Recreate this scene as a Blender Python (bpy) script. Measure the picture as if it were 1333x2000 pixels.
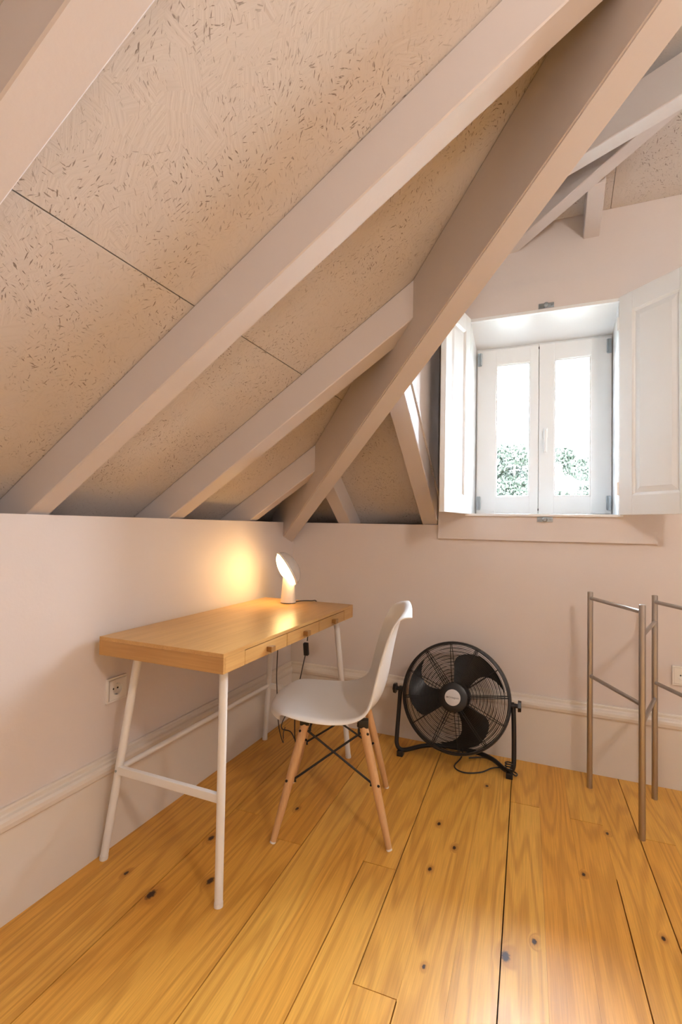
import bpy, bmesh, math, random
from mathutils import Vector, Matrix
random.seed(7)
R = math.radians
scene = bpy.context.scene
COL = scene.collection
for o in list(bpy.data.objects):
    bpy.data.objects.remove(o)

# ------------------------------------------------------------------ camera
CAM = Vector((1.388, -2.574, 1.1136))
yaw, pitch, roll, FPX = 0.3985, 0.0297, 0.0191, 953.26
fw = Vector((-math.sin(yaw) * math.cos(pitch), math.cos(yaw) * math.cos(pitch), math.sin(pitch)))
rt = Vector((math.cos(yaw), math.sin(yaw), 0))
up = rt.cross(fw)
r2 = rt * math.cos(roll) + up * math.sin(roll)
u2 = -rt * math.sin(roll) + up * math.cos(roll)
cd = bpy.data.cameras.new('camera')
cam = bpy.data.objects.new('camera', cd)
COL.objects.link(cam)
cam.matrix_world = Matrix(((r2.x, u2.x, -fw.x, CAM.x), (r2.y, u2.y, -fw.y, CAM.y), (r2.z, u2.z, -fw.z, CAM.z), (0, 0, 0, 1)))
cd.sensor_fit = 'VERTICAL'
cd.sensor_height = 36
cd.lens = FPX * 36 / 2000
cd.clip_start = 0.02
scene.camera = cam

# ------------------------------------------------------------------ world, light, exposure
world = bpy.data.worlds.new('world')
scene.world = world
world.use_nodes = True
bg = world.node_tree.nodes['Background']
bg.inputs[0].default_value = (0.78, 0.91, 1.05, 1)
SKY_ZENITH = 135.0
# overcast sky: luminance (1 + 2 sin elevation) / 3 of the zenith value
wt = world.node_tree
wg = wt.nodes.new('ShaderNodeTexCoord')
wsep = wt.nodes.new('ShaderNodeSeparateXYZ')
wt.links.new(wg.outputs['Generated'], wsep.inputs[0])
wmax = wt.nodes.new('ShaderNodeMath'); wmax.operation = 'MAXIMUM'; wmax.inputs[1].default_value = 0.0
wt.links.new(wsep.outputs['Z'], wmax.inputs[0])
wmul = wt.nodes.new('ShaderNodeMath'); wmul.operation = 'MULTIPLY_ADD'
wmul.inputs[1].default_value = SKY_ZENITH * 2 / 3; wmul.inputs[2].default_value = SKY_ZENITH / 3
wt.links.new(wmax.outputs[0], wmul.inputs[0])
wt.links.new(wmul.outputs[0], bg.inputs[1])
scene.view_settings.view_transform = 'Standard'
scene.view_settings.look = 'None'
scene.view_settings.gamma = 1
scene.view_settings.use_curve_mapping = False
scene.view_settings.exposure = 0.5

LAMP_W = 18.0        # radiance of the table lamp's diffuser
FILL_W = 74.0     # unseen globe added behind the camera to lift the room light


def portal(name, loc, rot, sx, sy):
    ld = bpy.data.lights.new(name, 'AREA')
    ld.shape = 'RECTANGLE'
    ld.size, ld.size_y = sx, sy
    ld.cycles.is_portal = True
    o = bpy.data.objects.new(name, ld)
    COL.objects.link(o)
    o.location = loc
    o.rotation_euler = rot
    return o


# ------------------------------------------------------------------ helpers
def link(name, bm, mat=None, parent=None, smooth=False, loc=None):
    me = bpy.data.meshes.new(name)
    bmesh.ops.recalc_face_normals(bm, faces=bm.faces)
    bm.to_mesh(me)
    bm.free()
    if smooth:
        for p in me.polygons:
            p.use_smooth = True
    o = bpy.data.objects.new(name, me)
    COL.objects.link(o)
    if mat:
        me.materials.append(mat)
    if parent:
        o.parent = parent
    if loc:
        o.location = loc
    return o


def autosmooth(o, ang=35):
    me = o.data
    for p in me.polygons:
        p.use_smooth = True
    me.set_sharp_from_angle(angle=R(ang))
    return o


def empty(name, loc=(0, 0, 0), rz=0, parent=None):
    o = bpy.data.objects.new(name, None)
    COL.objects.link(o)
    o.empty_display_size = 0.05
    o.location = loc
    o.rotation_euler = (0, 0, rz)
    if parent:
        o.parent = parent
    return o


def tag(o, label=None, cat=None, group=None, kind=None):
    if label: o['label'] = label
    if cat: o['category'] = cat
    if group: o['group'] = group
    if kind: o['kind'] = kind
    return o


def box(bm, x0, x1, y0, y1, z0, z1, bevel=0.0, M=None):
    vs = [bm.verts.new((x, y, z)) for x in (x0, x1) for y in (y0, y1) for z in (z0, z1)]
    fs = [(0, 1, 3, 2), (4, 6, 7, 5), (0, 4, 5, 1), (2, 3, 7, 6), (0, 2, 6, 4), (1, 5, 7, 3)]
    faces = [bm.faces.new([vs[i] for i in f]) for f in fs]
    if bevel > 0:
        es = list({e for f in faces for e in f.edges})
        r = bmesh.ops.bevel(bm, geom=es, offset=bevel, segments=2, affect='EDGES', profile=0.7)
        vs = list({v for v in r['verts']} | {v for v in vs if v.is_valid})
    if M:
        for v in vs:
            v.co = M @ v.co
    return vs


def hexa(bm, P):
    """8 points: bottom loop 0-3, top loop 4-7"""
    vs = [bm.verts.new(p) for p in P]
    for f in ((3, 2, 1, 0), (4, 5, 6, 7), (0, 1, 5, 4), (1, 2, 6, 5), (2, 3, 7, 6), (3, 0, 4, 7)):
        bm.faces.new([vs[i] for i in f])
    return vs


def prism(bm, pts, vec):
    """polygon pts (3d) extruded along vec"""
    vec = Vector(vec)
    a = [bm.verts.new(p) for p in pts]
    b = [bm.verts.new(Vector(p) + vec) for p in pts]
    n = len(pts)
    bm.faces.new(a[::-1])
    bm.faces.new(b)
    for i in range(n):
        bm.faces.new((a[i], a[(i + 1) % n], b[(i + 1) % n], b[i]))


def tube(bm, pts, rad, seg=10, closed=False, caps=True):
    pts = [Vector(p) for p in pts]
    n = len(pts)
    rads = rad if isinstance(rad, (list, tuple)) else [rad] * n
    rings = []
    prev = None
    for i in range(n):
        if closed:
            t = pts[(i + 1) % n] - pts[i - 1]
        else:
            t = pts[min(i + 1, n - 1)] - pts[max(i - 1, 0)]
        t.normalize()
        if prev is None:
            a = Vector((0, 0, 1)) if abs(t.z) < 0.9 else Vector((1, 0, 0))
            x = t.cross(a).normalized()
        else:
            x = prev - t * prev.dot(t)
            x.normalize()
        prev = x
        y = t.cross(x)
        rings.append([bm.verts.new(pts[i] + (x * math.cos(2 * math.pi * k / seg) + y * math.sin(2 * math.pi * k / seg)) * rads[i]) for k in range(seg)])
    m = n if closed else n - 1
    for i in range(m):
        a, b = rings[i], rings[(i + 1) % n]
        for k in range(seg):
            bm.faces.new((a[k], a[(k + 1) % seg], b[(k + 1) % seg], b[k]))
    if caps and not closed:
        bm.faces.new(rings[0][::-1])
        bm.faces.new(rings[-1])


def lathe(bm, prof, seg=32, M=None, cap0=True, cap1=True):
    """prof: list of (r,z)"""
    rings = []
    for r, z in prof:
        rings.append([bm.verts.new((r * math.cos(2 * math.pi * k / seg), r * math.sin(2 * math.pi * k / seg), z)) for k in range(seg)])
    for i in range(len(prof) - 1):
        a, b = rings[i], rings[i + 1]
        for k in range(seg):
            bm.faces.new((a[k], a[(k + 1) % seg], b[(k + 1) % seg], b[k]))
    if cap0: bm.faces.new(rings[0][::-1])
    if cap1: bm.faces.new(rings[-1])
    if M:
        for rg in rings:
            for v in rg:
                v.co = M @ v.co


def smooth_path(pts, n=8):
    """Catmull-Rom through pts"""
    P = [Vector(p) for p in pts]
    P = [P[0] * 2 - P[1]] + P + [P[-1] * 2 - P[-2]]
    out = []
    for i in range(1, len(P) - 2):
        p0, p1, p2, p3 = P[i - 1], P[i], P[i + 1], P[i + 2]
        for k in range(n):
            t = k / n
            out.append(0.5 * ((2 * p1) + (p2 - p0) * t + (2 * p0 - 5 * p1 + 4 * p2 - p3) * t * t + (3 * p1 - p0 - 3 * p2 + p3) * t ** 3))
    out.append(P[-2])
    return out


def axis_matrix(origin, zdir, xhint=(1, 0, 0)):
    z = Vector(zdir).normalized()
    x = Vector(xhint)
    x = (x - z * x.dot(z)).normalized()
    y = z.cross(x)
    return Matrix(((x.x, y.x, z.x, origin[0]), (x.y, y.y, z.y, origin[1]), (x.z, y.z, z.z, origin[2]), (0, 0, 0, 1)))


# ------------------------------------------------------------------ materials
def new_mat(name):
    m = bpy.data.materials.new(name)
    m.use_nodes = True
    nt = m.node_tree
    return m, nt, nt.nodes['Principled BSDF']


def N(nt, typ, **kw):
    n = nt.nodes.new(typ)
    for k, v in kw.items():
        setattr(n, k, v)
    return n


def srgb(r, g, b):
    f = lambda c: (c / 255 / 12.92) if c / 255 <= 0.04045 else ((c / 255 + 0.055) / 1.055) ** 2.4
    return (f(r), f(g), f(b), 1)


def paint(name, col, rough=0.5, var=0.04, scale=6, bump=0.0, bscale=60, metallic=0, spec=0.5):
    """plain colour with gentle mottling"""
    m, nt, b = new_mat(name)
    tc = N(nt, 'ShaderNodeTexCoord')
    no = N(nt, 'ShaderNodeTexNoise')
    no.inputs['Scale'].default_value = scale
    no.inputs['Detail'].default_value = 3
    nt.links.new(tc.outputs['Object'], no.inputs['Vector'])
    mx = N(nt, 'ShaderNodeMix', data_type='RGBA')
    mx.inputs['A'].default_value = col
    mx.inputs['B'].default_value = tuple(c * (1 - var) for c in col[:3]) + (1,)
    nt.links.new(no.outputs['Fac'], mx.inputs['Factor'])
    nt.links.new(mx.outputs['Result'], b.inputs['Base Color'])
    b.inputs['Roughness'].default_value = rough
    b.inputs['Metallic'].default_value = metallic
    b.inputs['Specular IOR Level'].default_value = spec
    if bump:
        n2 = N(nt, 'ShaderNodeTexNoise')
        n2.inputs['Scale'].default_value = bscale
        n2.inputs['Detail'].default_value = 4
        nt.links.new(tc.outputs['Object'], n2.inputs['Vector'])
        bp = N(nt, 'ShaderNodeBump')
        bp.inputs['Strength'].default_value = bump
        bp.inputs['Distance'].default_value = 0.01
        nt.links.new(n2.outputs['Fac'], bp.inputs['Height'])
        nt.links.new(bp.outputs['Normal'], b.inputs['Normal'])
    return m


def osb_material():
    m, nt, b = new_mat('painted_strand_board')
    L = nt.links.new
    tc = N(nt, 'ShaderNodeTexCoord')
    oi = N(nt, 'ShaderNodeObjectInfo')
    off = N(nt, 'ShaderNodeVectorMath', operation='MULTIPLY_ADD')
    L(oi.outputs['Random'], off.inputs[0])
    off.inputs[1].default_value = (13, 7, 0)
    L(tc.outputs['Object'], off.inputs[2])
    # irregular cells give every flake its own direction
    warp = N(nt, 'ShaderNodeTexNoise')
    warp.inputs['Scale'].default_value = 9
    L(off.outputs[0], warp.inputs['Vector'])
    wadd = N(nt, 'ShaderNodeVectorMath', operation='MULTIPLY_ADD')
    L(warp.outputs['Color'], wadd.inputs[0])
    wadd.inputs[1].default_value = (0.08, 0.08, 0)
    L(off.outputs[0], wadd.inputs[2])

    def layer(scale, seed, long, thin, lo, hi):
        vo = N(nt, 'ShaderNodeTexVoronoi')
        vo.inputs['Scale'].default_value = scale
        ad = N(nt, 'ShaderNodeVectorMath', operation='ADD')
        ad.inputs[1].default_value = (seed, seed * .37, 0)
        L(off.outputs[0], ad.inputs[0])
        aw = N(nt, 'ShaderNodeVectorMath', operation='ADD')
        aw.inputs[1].default_value = (seed, seed * .37, 0)
        L(wadd.outputs[0], aw.inputs[0])
        L(aw.outputs[0], vo.inputs['Vector'])
        sp = N(nt, 'ShaderNodeSeparateColor')
        L(vo.outputs['Color'], sp.inputs[0])
        an = N(nt, 'ShaderNodeMath', operation='MULTIPLY_ADD')
        an.inputs[1].default_value = 2.6
        an.inputs[2].default_value = -0.9
        L(sp.outputs[0], an.inputs[0])
        vr = N(nt, 'ShaderNodeVectorRotate', rotation_type='Z_AXIS')
        L(ad.outputs[0], vr.inputs['Vector'])
        L(an.outputs[0], vr.inputs['Angle'])
        mp = N(nt, 'ShaderNodeMapping')
        mp.inputs['Scale'].default_value = (long, thin, 1)
        L(vr.outputs[0], mp.inputs['Vector'])
        no = N(nt, 'ShaderNodeTexNoise')
        no.inputs['Scale'].default_value = 1
        no.inputs['Detail'].default_value = 2
        L(mp.outputs[0], no.inputs['Vector'])
        mr = N(nt, 'ShaderNodeMapRange')
        mr.inputs['From Min'].default_value = lo
        mr.inputs['From Max'].default_value = hi
        L(no.outputs['Fac'], mr.inputs['Value'])
        return mr.outputs[0], no.outputs['Fac']

    sp1, h1 = layer(30, 3.1, 50, 215, 0.625, 0.68)
    sp2, h2 = layer(19, 8.7, 36, 175, 0.64, 0.69)
    st, h3 = layer(26, 1.3, 14, 150, 0.50, 0.75)
    clus = N(nt, 'ShaderNodeTexNoise')
    clus.inputs['Scale'].default_value = 5.5
    clus.inputs['Detail'].default_value = 2
    L(off.outputs[0], clus.inputs['Vector'])
    cm = N(nt, 'ShaderNodeMapRange')
    cm.inputs['From Min'].default_value = 0.36
    cm.inputs['From Max'].default_value = 0.58
    L(clus.outputs['Fac'], cm.inputs['Value'])
    mxx = N(nt, 'ShaderNodeMath', operation='MAXIMUM')
    L(sp1, mxx.inputs[0]); L(sp2, mxx.inputs[1])
    mul = N(nt, 'ShaderNodeMath', operation='MULTIPLY')
    L(mxx.outputs[0], mul.inputs[0]); L(cm.outputs[0], mul.inputs[1])
    c1 = N(nt, 'ShaderNodeMix', data_type='RGBA')
    c1.inputs['A'].default_value = (0.60, 0.55, 0.515, 1)
    c1.inputs['B'].default_value = (0.53, 0.48, 0.445, 1)
    sth = N(nt, 'ShaderNodeMath', operation='MULTIPLY'); L(st, sth.inputs[0]); sth.inputs[1].default_value = 0.55
    L(sth.outputs[0], c1.inputs['Factor'])
    c2 = N(nt, 'ShaderNodeMix', data_type='RGBA')
    c2.inputs['B'].default_value = (0.23, 0.185, 0.155, 1)
    L(c1.outputs['Result'], c2.inputs['A'])
    L(mul.outputs[0], c2.inputs['Factor'])
    L(c2.outputs['Result'], b.inputs['Base Color'])
    b.inputs['Roughness'].default_value = 0.6
    hm = N(nt, 'ShaderNodeMath', operation='MULTIPLY_ADD')
    L(mul.outputs[0], hm.inputs[0]); hm.inputs[1].default_value = -1.2; L(h3, hm.inputs[2])
    bp = N(nt, 'ShaderNodeBump')
    bp.inputs['Strength'].default_value = 0.3
    bp.inputs['Distance'].default_value = 0.004
    L(hm.outputs[0], bp.inputs['Height'])
    L(bp.outputs['Normal'], b.inputs['Normal'])
    return m


KNOTS = [(0.164, -1.37, .011), (0.302, -1.407, .022), (0.299, -1.117, .016), (0.427, -1.288, .018), (1.022, -0.694, .012),
         (1.099, -0.81, .011), (1.044, -0.95, .011), (1.108, -1.31, .008), (1.365, -1.113, .012), (1.297, -1.193, .020),
         (1.507, -0.769, .010), (1.692, -0.956, .010), (1.603, -0.493, .010), (1.158, -0.335, .011), (0.49, -0.83, .012)]


def floor_material():
    m, nt, b = new_mat('varnished_pine')
    L = nt.links.new
    geo = N(nt, 'ShaderNodeNewGeometry')
    tc = N(nt, 'ShaderNodeTexCoord')
    oi = N(nt, 'ShaderNodeObjectInfo')
    rnd = N(nt, 'ShaderNodeVectorMath', operation='MULTIPLY_ADD')
    L(oi.outputs['Random'], rnd.inputs[0])
    rnd.inputs[1].default_value = (3.7, 11.3, 0)
    L(tc.outputs['Object'], rnd.inputs[2])
    # knots: dark heart plus a swirl in the grain
    heart = swirl = None
    for (x, y, r) in KNOTS:
        sub = N(nt, 'ShaderNodeVectorMath', operation='SUBTRACT')
        L(geo.outputs['Position'], sub.inputs[0]); sub.inputs[1].default_value = (x, y, 0)
        ml = N(nt, 'ShaderNodeVectorMath', operation='MULTIPLY')
        L(sub.outputs[0], ml.inputs[0]); ml.inputs[1].default_value = (1.7 / r, 1.0 / r, 0)
        ln = N(nt, 'ShaderNodeVectorMath', operation='LENGTH')
        L(ml.outputs[0], ln.inputs[0])
        if heart is None:
            heart = ln.outputs['Value']
        else:
            mn = N(nt, 'ShaderNodeMath', operation='MINIMUM')
            L(heart, mn.inputs[0]); L(ln.outputs['Value'], mn.inputs[1])
            heart = mn.outputs[0]
    hz = N(nt, 'ShaderNodeMapRange', interpolation_type='SMOOTHSTEP')
    hz.inputs['From Min'].default_value = 1.15
    hz.inputs['From Max'].default_value = 0.55
    kn = N(nt, 'ShaderNodeTexNoise'); kn.inputs['Scale'].default_value = 160
    L(geo.outputs['Position'], kn.inputs['Vector'])
    hj = N(nt, 'ShaderNodeMath', operation='MULTIPLY_ADD')
    L(kn.outputs['Fac'], hj.inputs[0]); hj.inputs[1].default_value = 0.9
    L(heart, hj.inputs[2])
    hs = N(nt, 'ShaderNodeMath', operation='SUBTRACT'); L(hj.outputs[0], hs.inputs[0]); hs.inputs[1].default_value = 0.45
    L(hs.outputs[0], hz.inputs['Value'])
    halo = N(nt, 'ShaderNodeMapRange', interpolation_type='SMOOTHSTEP')
    halo.inputs['From Min'].default_value = 3.2
    halo.inputs['From Max'].default_value = 0.8
    L(heart, halo.inputs['Value'])
    # grain coordinates: across * , along *
    mp = N(nt, 'ShaderNodeMapping')
    mp.inputs['Scale'].default_value = (1, 0.075, 1)
    L(rnd.outputs[0], mp.inputs['Vector'])
    hw = N(nt, 'ShaderNodeVectorMath', operation='MULTIPLY_ADD')
    L(halo.outputs[0], hw.inputs[0]); hw.inputs[1].default_value = (0.035, 0, 0); L(mp.outputs[0], hw.inputs[2])
    n1 = N(nt, 'ShaderNodeTexNoise'); n1.inputs['Scale'].default_value = 7.5; n1.inputs['Detail'].default_value = 1.5
    L(hw.outputs[0], n1.inputs['Vector'])
    ring = N(nt, 'ShaderNodeMath', operation='MULTIPLY'); L(n1.outputs['Fac'], ring.inputs[0]); ring.inputs[1].default_value = 85
    sn = N(nt, 'ShaderNodeMath', operation='SINE'); L(ring.outputs[0], sn.inputs[0])
    rp = N(nt, 'ShaderNodeMapRange'); rp.inputs['From Min'].default_value = -0.2; rp.inputs['From Max'].default_value = 1.0
    L(sn.outputs[0], rp.inputs['Value'])
    # fine fibres
    mp2 = N(nt, 'ShaderNodeMapping'); mp2.inputs['Scale'].default_value = (260, 7, 1)
    L(rnd.outputs[0], mp2.inputs['Vector'])
    n2 = N(nt, 'ShaderNodeTexNoise'); n2.inputs['Scale'].default_value = 1; n2.inputs['Detail'].default_value = 3
    L(mp2.outputs[0], n2.inputs['Vector'])
    # broad tone
    mp3 = N(nt, 'ShaderNodeMapping'); mp3.inputs['Scale'].default_value = (14, 1.4, 1)
    L(rnd.outputs[0], mp3.inputs['Vector'])
    n3 = N(nt, 'ShaderNodeTexNoise'); n3.inputs['Scale'].default_value = 1; n3.inputs['Detail'].default_value = 2
    L(mp3.outputs[0], n3.inputs['Vector'])
    base = N(nt, 'ShaderNodeMix', data_type='RGBA')
    base.inputs['A'].default_value = (0.79, 0.45, 0.095, 1)
    base.inputs['B'].default_value = (0.71, 0.36, 0.062, 1)
    L(n3.outputs['Fac'], base.inputs['Factor'])
    tone = N(nt, 'ShaderNodeMix', data_type='RGBA')
    L(base.outputs['Result'], tone.inputs['A'])
    tone.inputs['B'].default_value = (0.68, 0.315, 0.05, 1)
    L(oi.outputs['Random'], tone.inputs['Factor'])
    g1 = N(nt, 'ShaderNodeMix', data_type='RGBA')
    L(tone.outputs['Result'], g1.inputs['A'])
    g1.inputs['B'].default_value = (0.47, 0.205, 0.033, 1)
    gf = N(nt, 'ShaderNodeMath', operation='MULTIPLY'); L(rp.outputs[0], gf.inputs[0]); gf.inputs[1].default_value = 0.50
    L(gf.outputs[0], g1.inputs['Factor'])
    g2 = N(nt, 'ShaderNodeMix', data_type='RGBA', blend_type='MULTIPLY')
    L(g1.outputs['Result'], g2.inputs['A'])
    fr = N(nt, 'ShaderNodeMapRange'); fr.inputs['From Min'].default_value = 0.3; fr.inputs['From Max'].default_value = 0.7
    fr.inputs['To Min'].default_value = 0.86; fr.inputs['To Max'].default_value = 1.08
    L(n2.outputs['Fac'], fr.inputs['Value'])
    cc = N(nt, 'ShaderNodeCombineColor')
    for i in range(3): L(fr.outputs[0], cc.inputs[i])
    L(cc.outputs[0], g2.inputs['B']); g2.inputs['Factor'].default_value = 1
    g3 = N(nt, 'ShaderNodeMix', data_type='RGBA')
    L(g2.outputs['Result'], g3.inputs['A']); g3.inputs['B'].default_value = (0.34, 0.12, 0.022, 1)
    hf = N(nt, 'ShaderNodeMath', operation='MULTIPLY'); L(halo.outputs[0], hf.inputs[0]); hf.inputs[1].default_value = 0.45
    L(hf.outputs[0], g3.inputs['Factor'])
    g4 = N(nt, 'ShaderNodeMix', data_type='RGBA')
    L(g3.outputs['Result'], g4.inputs['A']); g4.inputs['B'].default_value = (0.05, 0.022, 0.012, 1)
    L(hz.outputs[0], g4.inputs['Factor'])
    L(g4.outputs['Result'], b.inputs['Base Color'])
    n4 = N(nt, 'ShaderNodeTexNoise'); n4.inputs['Scale'].default_value = 9; n4.inputs['Detail'].default_value = 3
    L(geo.outputs['Position'], n4.inputs['Vector'])
    rr = N(nt, 'ShaderNodeMapRange'); rr.inputs['To Min'].default_value = 0.30; rr.inputs['To Max'].default_value = 0.46
    L(n4.outputs['Fac'], rr.inputs['Value'])
    L(rr.outputs[0], b.inputs['Roughness'])
    b.inputs['Specular IOR Level'].default_value = 0.32
    bp = N(nt, 'ShaderNodeBump'); bp.inputs['Strength'].default_value = 0.12; bp.inputs['Distance'].default_value = 0.003
    L(n4.outputs['Fac'], bp.inputs['Height'])
    L(bp.outputs['Normal'], b.inputs['Normal'])
    return m


def wood_material(name, light, dark, axis=1, rough=0.4, fine=180, bands=0.0):
    """straight fine-grained wood; axis = index of the grain direction in object space"""
    m, nt, b = new_mat(name)
    L = nt.links.new
    tc = N(nt, 'ShaderNodeTexCoord')
    sc = [fine] * 3; sc[axis] = 5
    mp = N(nt, 'ShaderNodeMapping'); mp.inputs['Scale'].default_value = sc
    L(tc.outputs['Object'], mp.inputs['Vector'])
    n1 = N(nt, 'ShaderNodeTexNoise'); n1.inputs['Scale'].default_value = 1; n1.inputs['Detail'].default_value = 3
    L(mp.outputs[0], n1.inputs['Vector'])
    sc2 = [28] * 3; sc2[axis] = 2.2
    mp2 = N(nt, 'ShaderNodeMapping'); mp2.inputs['Scale'].default_value = sc2
    L(tc.outputs['Object'], mp2.inputs['Vector'])
    n2 = N(nt, 'ShaderNodeTexNoise'); n2.inputs['Scale'].default_value = 1
    L(mp2.outputs[0], n2.inputs['Vector'])
    av = N(nt, 'ShaderNodeMath', operation='MULTIPLY_ADD'); L(n1.outputs['Fac'], av.inputs[0]); av.inputs[1].default_value = 0.6
    h = N(nt, 'ShaderNodeMath', operation='MULTIPLY'); L(n2.outputs['Fac'], h.inputs[0]); h.inputs[1].default_value = 0.5
    L(h.outputs[0], av.inputs[2])
    mr = N(nt, 'ShaderNodeMapRange'); mr.inputs['From Min'].default_value = 0.35; mr.inputs['From Max'].default_value = 0.8
    L(av.outputs[0], mr.inputs['Value'])
    mx = N(nt, 'ShaderNodeMix', data_type='RGBA'); mx.inputs['A'].default_value = light; mx.inputs['B'].default_value = dark
    L(mr.outputs[0], mx.inputs['Factor'])
    L(mx.outputs['Result'], b.inputs['Base Color'])
    b.inputs['Roughness'].default_value = rough
    return m


def emit_mat(name, col, strength):
    m, nt, b = new_mat(name)
    no = N(nt, 'ShaderNodeTexNoise'); no.inputs['Scale'].default_value = 3
    mr = N(nt, 'ShaderNodeMapRange'); mr.inputs['To Min'].default_value = strength * 0.97; mr.inputs['To Max'].default_value = strength * 1.03
    nt.links.new(no.outputs['Fac'], mr.inputs['Value'])
    nt.links.new(mr.outputs[0], b.inputs['Emission Strength'])
    b.inputs['Emission Color'].default_value = col
    b.inputs['Base Color'].default_value = (0.8, 0.75, 0.65, 1)
    return m


M_WALL = paint('wall_paint', (0.70, 0.635, 0.605, 1), 0.6, 0.03, 4, 0.04, 90)
M_BEAM = paint('beam_paint', (0.62, 0.565, 0.545, 1), 0.5, 0.04, 7, 0.05, 45)
M_TRIM = paint('trim_paint', (0.72, 0.655, 0.58, 1), 0.38, 0.03, 5, 0.02, 60)
M_WHITE = paint('shutter_paint', (0.84, 0.85, 0.85, 1), 0.35, 0.02, 5)
M_OSB = osb_material()
M_FLOOR = floor_material()
M_SUB = paint('dark_subfloor', (0.035, 0.02, 0.012, 1), 0.9)
M_BAMBOO = wood_material('bamboo', (0.62, 0.36, 0.125, 1), (0.47, 0.245, 0.075, 1), 1, 0.33)
M_BAMBOO_X = wood_material('bamboo_end', (0.56, 0.31, 0.10, 1), (0.40, 0.20, 0.055, 1), 0, 0.38)
M_BAMBOO_DK = wood_material('bamboo_knob', (0.36, 0.18, 0.05, 1), (0.26, 0.12, 0.03, 1), 2, 0.4)
M_BEECH = wood_material('beech', (0.66, 0.40, 0.20, 1), (0.54, 0.30, 0.13, 1), 2, 0.42)
M_STEELW = paint('white_enamel', (0.80, 0.78, 0.75, 1), 0.35, 0.02)
M_SHELL = paint('white_polypropylene', (0.83, 0.83, 0.82, 1), 0.36, 0.02)
M_BLACK = paint('black_plastic', (0.012, 0.012, 0.013, 1), 0.35, 0.2)
M_BLACKM = paint('black_metal', (0.01, 0.01, 0.011, 1), 0.38, 0.2, spec=0.5)
M_BLADE = paint('black_blade', (0.010, 0.011, 0.012, 1), 0.33, 0.2)
M_STEEL = paint('brushed_steel', (0.46, 0.43, 0.40, 1), 0.38, 0.1, 40, metallic=1)
M_ZINC = paint('zinc_hardware', (0.42, 0.47, 0.50, 1), 0.35, 0.1, 40, metallic=1)
M_BADGE = paint('silver_badge', (0.62, 0.60, 0.60, 1), 0.4, 0.03)
M_INK = paint('badge_ink', (0.08, 0.06, 0.06, 1), 0.5)
M_PLASTW = paint('white_plastic', (0.80, 0.77, 0.72, 1), 0.35, 0.02)
M_LAMPB = paint('lamp_body', (0.84, 0.80, 0.74, 1), 0.4, 0.02)
M_CORDG = paint('grey_cord', (0.06, 0.05, 0.045, 1), 0.5)
M_LIGHT = emit_mat('lamp_diffuser', (1.0, 0.62, 0.24, 1), LAMP_W)
M_FILL = emit_mat('fill_globe', (1.0, 0.90, 0.82, 1), FILL_W)


def glass_mat(name, tint=(1, 1, 1, 1), refl=0.06):
    m, nt, b = new_mat(name)
    nt.nodes.remove(b)
    out = nt.nodes['Material Output']
    tr = N(nt, 'ShaderNodeBsdfTransparent'); tr.inputs[0].default_value = tint
    gl = N(nt, 'ShaderNodeBsdfGlossy'); gl.inputs['Roughness'].default_value = 0.02
    fr = N(nt, 'ShaderNodeFresnel'); fr.inputs['IOR'].default_value = 1.3
    mx = N(nt, 'ShaderNodeMixShader')
    nt.links.new(fr.outputs[0], mx.inputs[0])
    nt.links.new(tr.outputs[0], mx.inputs[1]); nt.links.new(gl.outputs[0], mx.inputs[2])
    nt.links.new(mx.outputs[0], out.inputs['Surface'])
    return m


M_GLASS = glass_mat('window_glass')


def frosted(name):
    m, nt, b = new_mat(name)
    tr = N(nt, 'ShaderNodeBsdfTransparent')
    mx = N(nt, 'ShaderNodeMixShader'); mx.inputs[0].default_value = 0.42
    b.inputs['Base Color'].default_value = (0.80, 0.78, 0.77, 1)
    b.inputs['Roughness'].default_value = 0.25
    nt.links.new(tr.outputs[0], mx.inputs[1]); nt.links.new(b.outputs[0], mx.inputs[2])
    nt.links.new(mx.outputs[0], nt.nodes['Material Output'].inputs['Surface'])
    return m


M_DOME = frosted('frosted_acrylic')

# ------------------------------------------------------------------ room shell
HL = 1.132           # ledge height of the knee walls
XR, YF, ZT = 3.9, -4.3, 3.1

# floor: dark sub floor with separate staves
bm = bmesh.new()
box(bm, -0.35, XR + 0.1, YF - 0.1, 0.3, -0.12, -0.022)
floor = tag(link('floor', bm, M_SUB), kind='structure')
K = -0.0345
UE = [-0.062 + 0.1115 * i for i in range(0, 4)]
UE = [-0.062, 0.05, 0.162, 0.273, 0.385, 0.496, 0.607, 0.720, 0.833, 0.945, 1.055, 1.167, 1.279, 1.390, 1.501, 1.612, 1.727]
while UE[-1] < XR + 0.3:
    UE.append(UE[-1] + 0.112)
MAIN = {0.273: (-9, 9), 0.607: (-9, 9), 0.833: (-9, -1.003), 0.945: (-1.425, 9), 1.055: (-9, -1.424), 1.279: (-9, 9), 1.612: (-9, -0.75), 1.727: (-9, 9), 2.063: (-9, 9)}
ENDS = {3: [-0.93, -2.3], 5: [-1.02, -2.6], 8: [-1.003, -2.5], 9: [-1.424, -3.1], 12: [-0.419, -2.0], 14: [-0.444, -1.95], 16: [-0.47, -2.4], 0: [-2.2], 1: [-3.1], 2: [-2.7], 4: [-2.1], 6: [-2.2], 7: [-2.7], 10: [-2.7], 11: [-2.3], 13: [-2.2], 15: [-2.0]}
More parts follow.
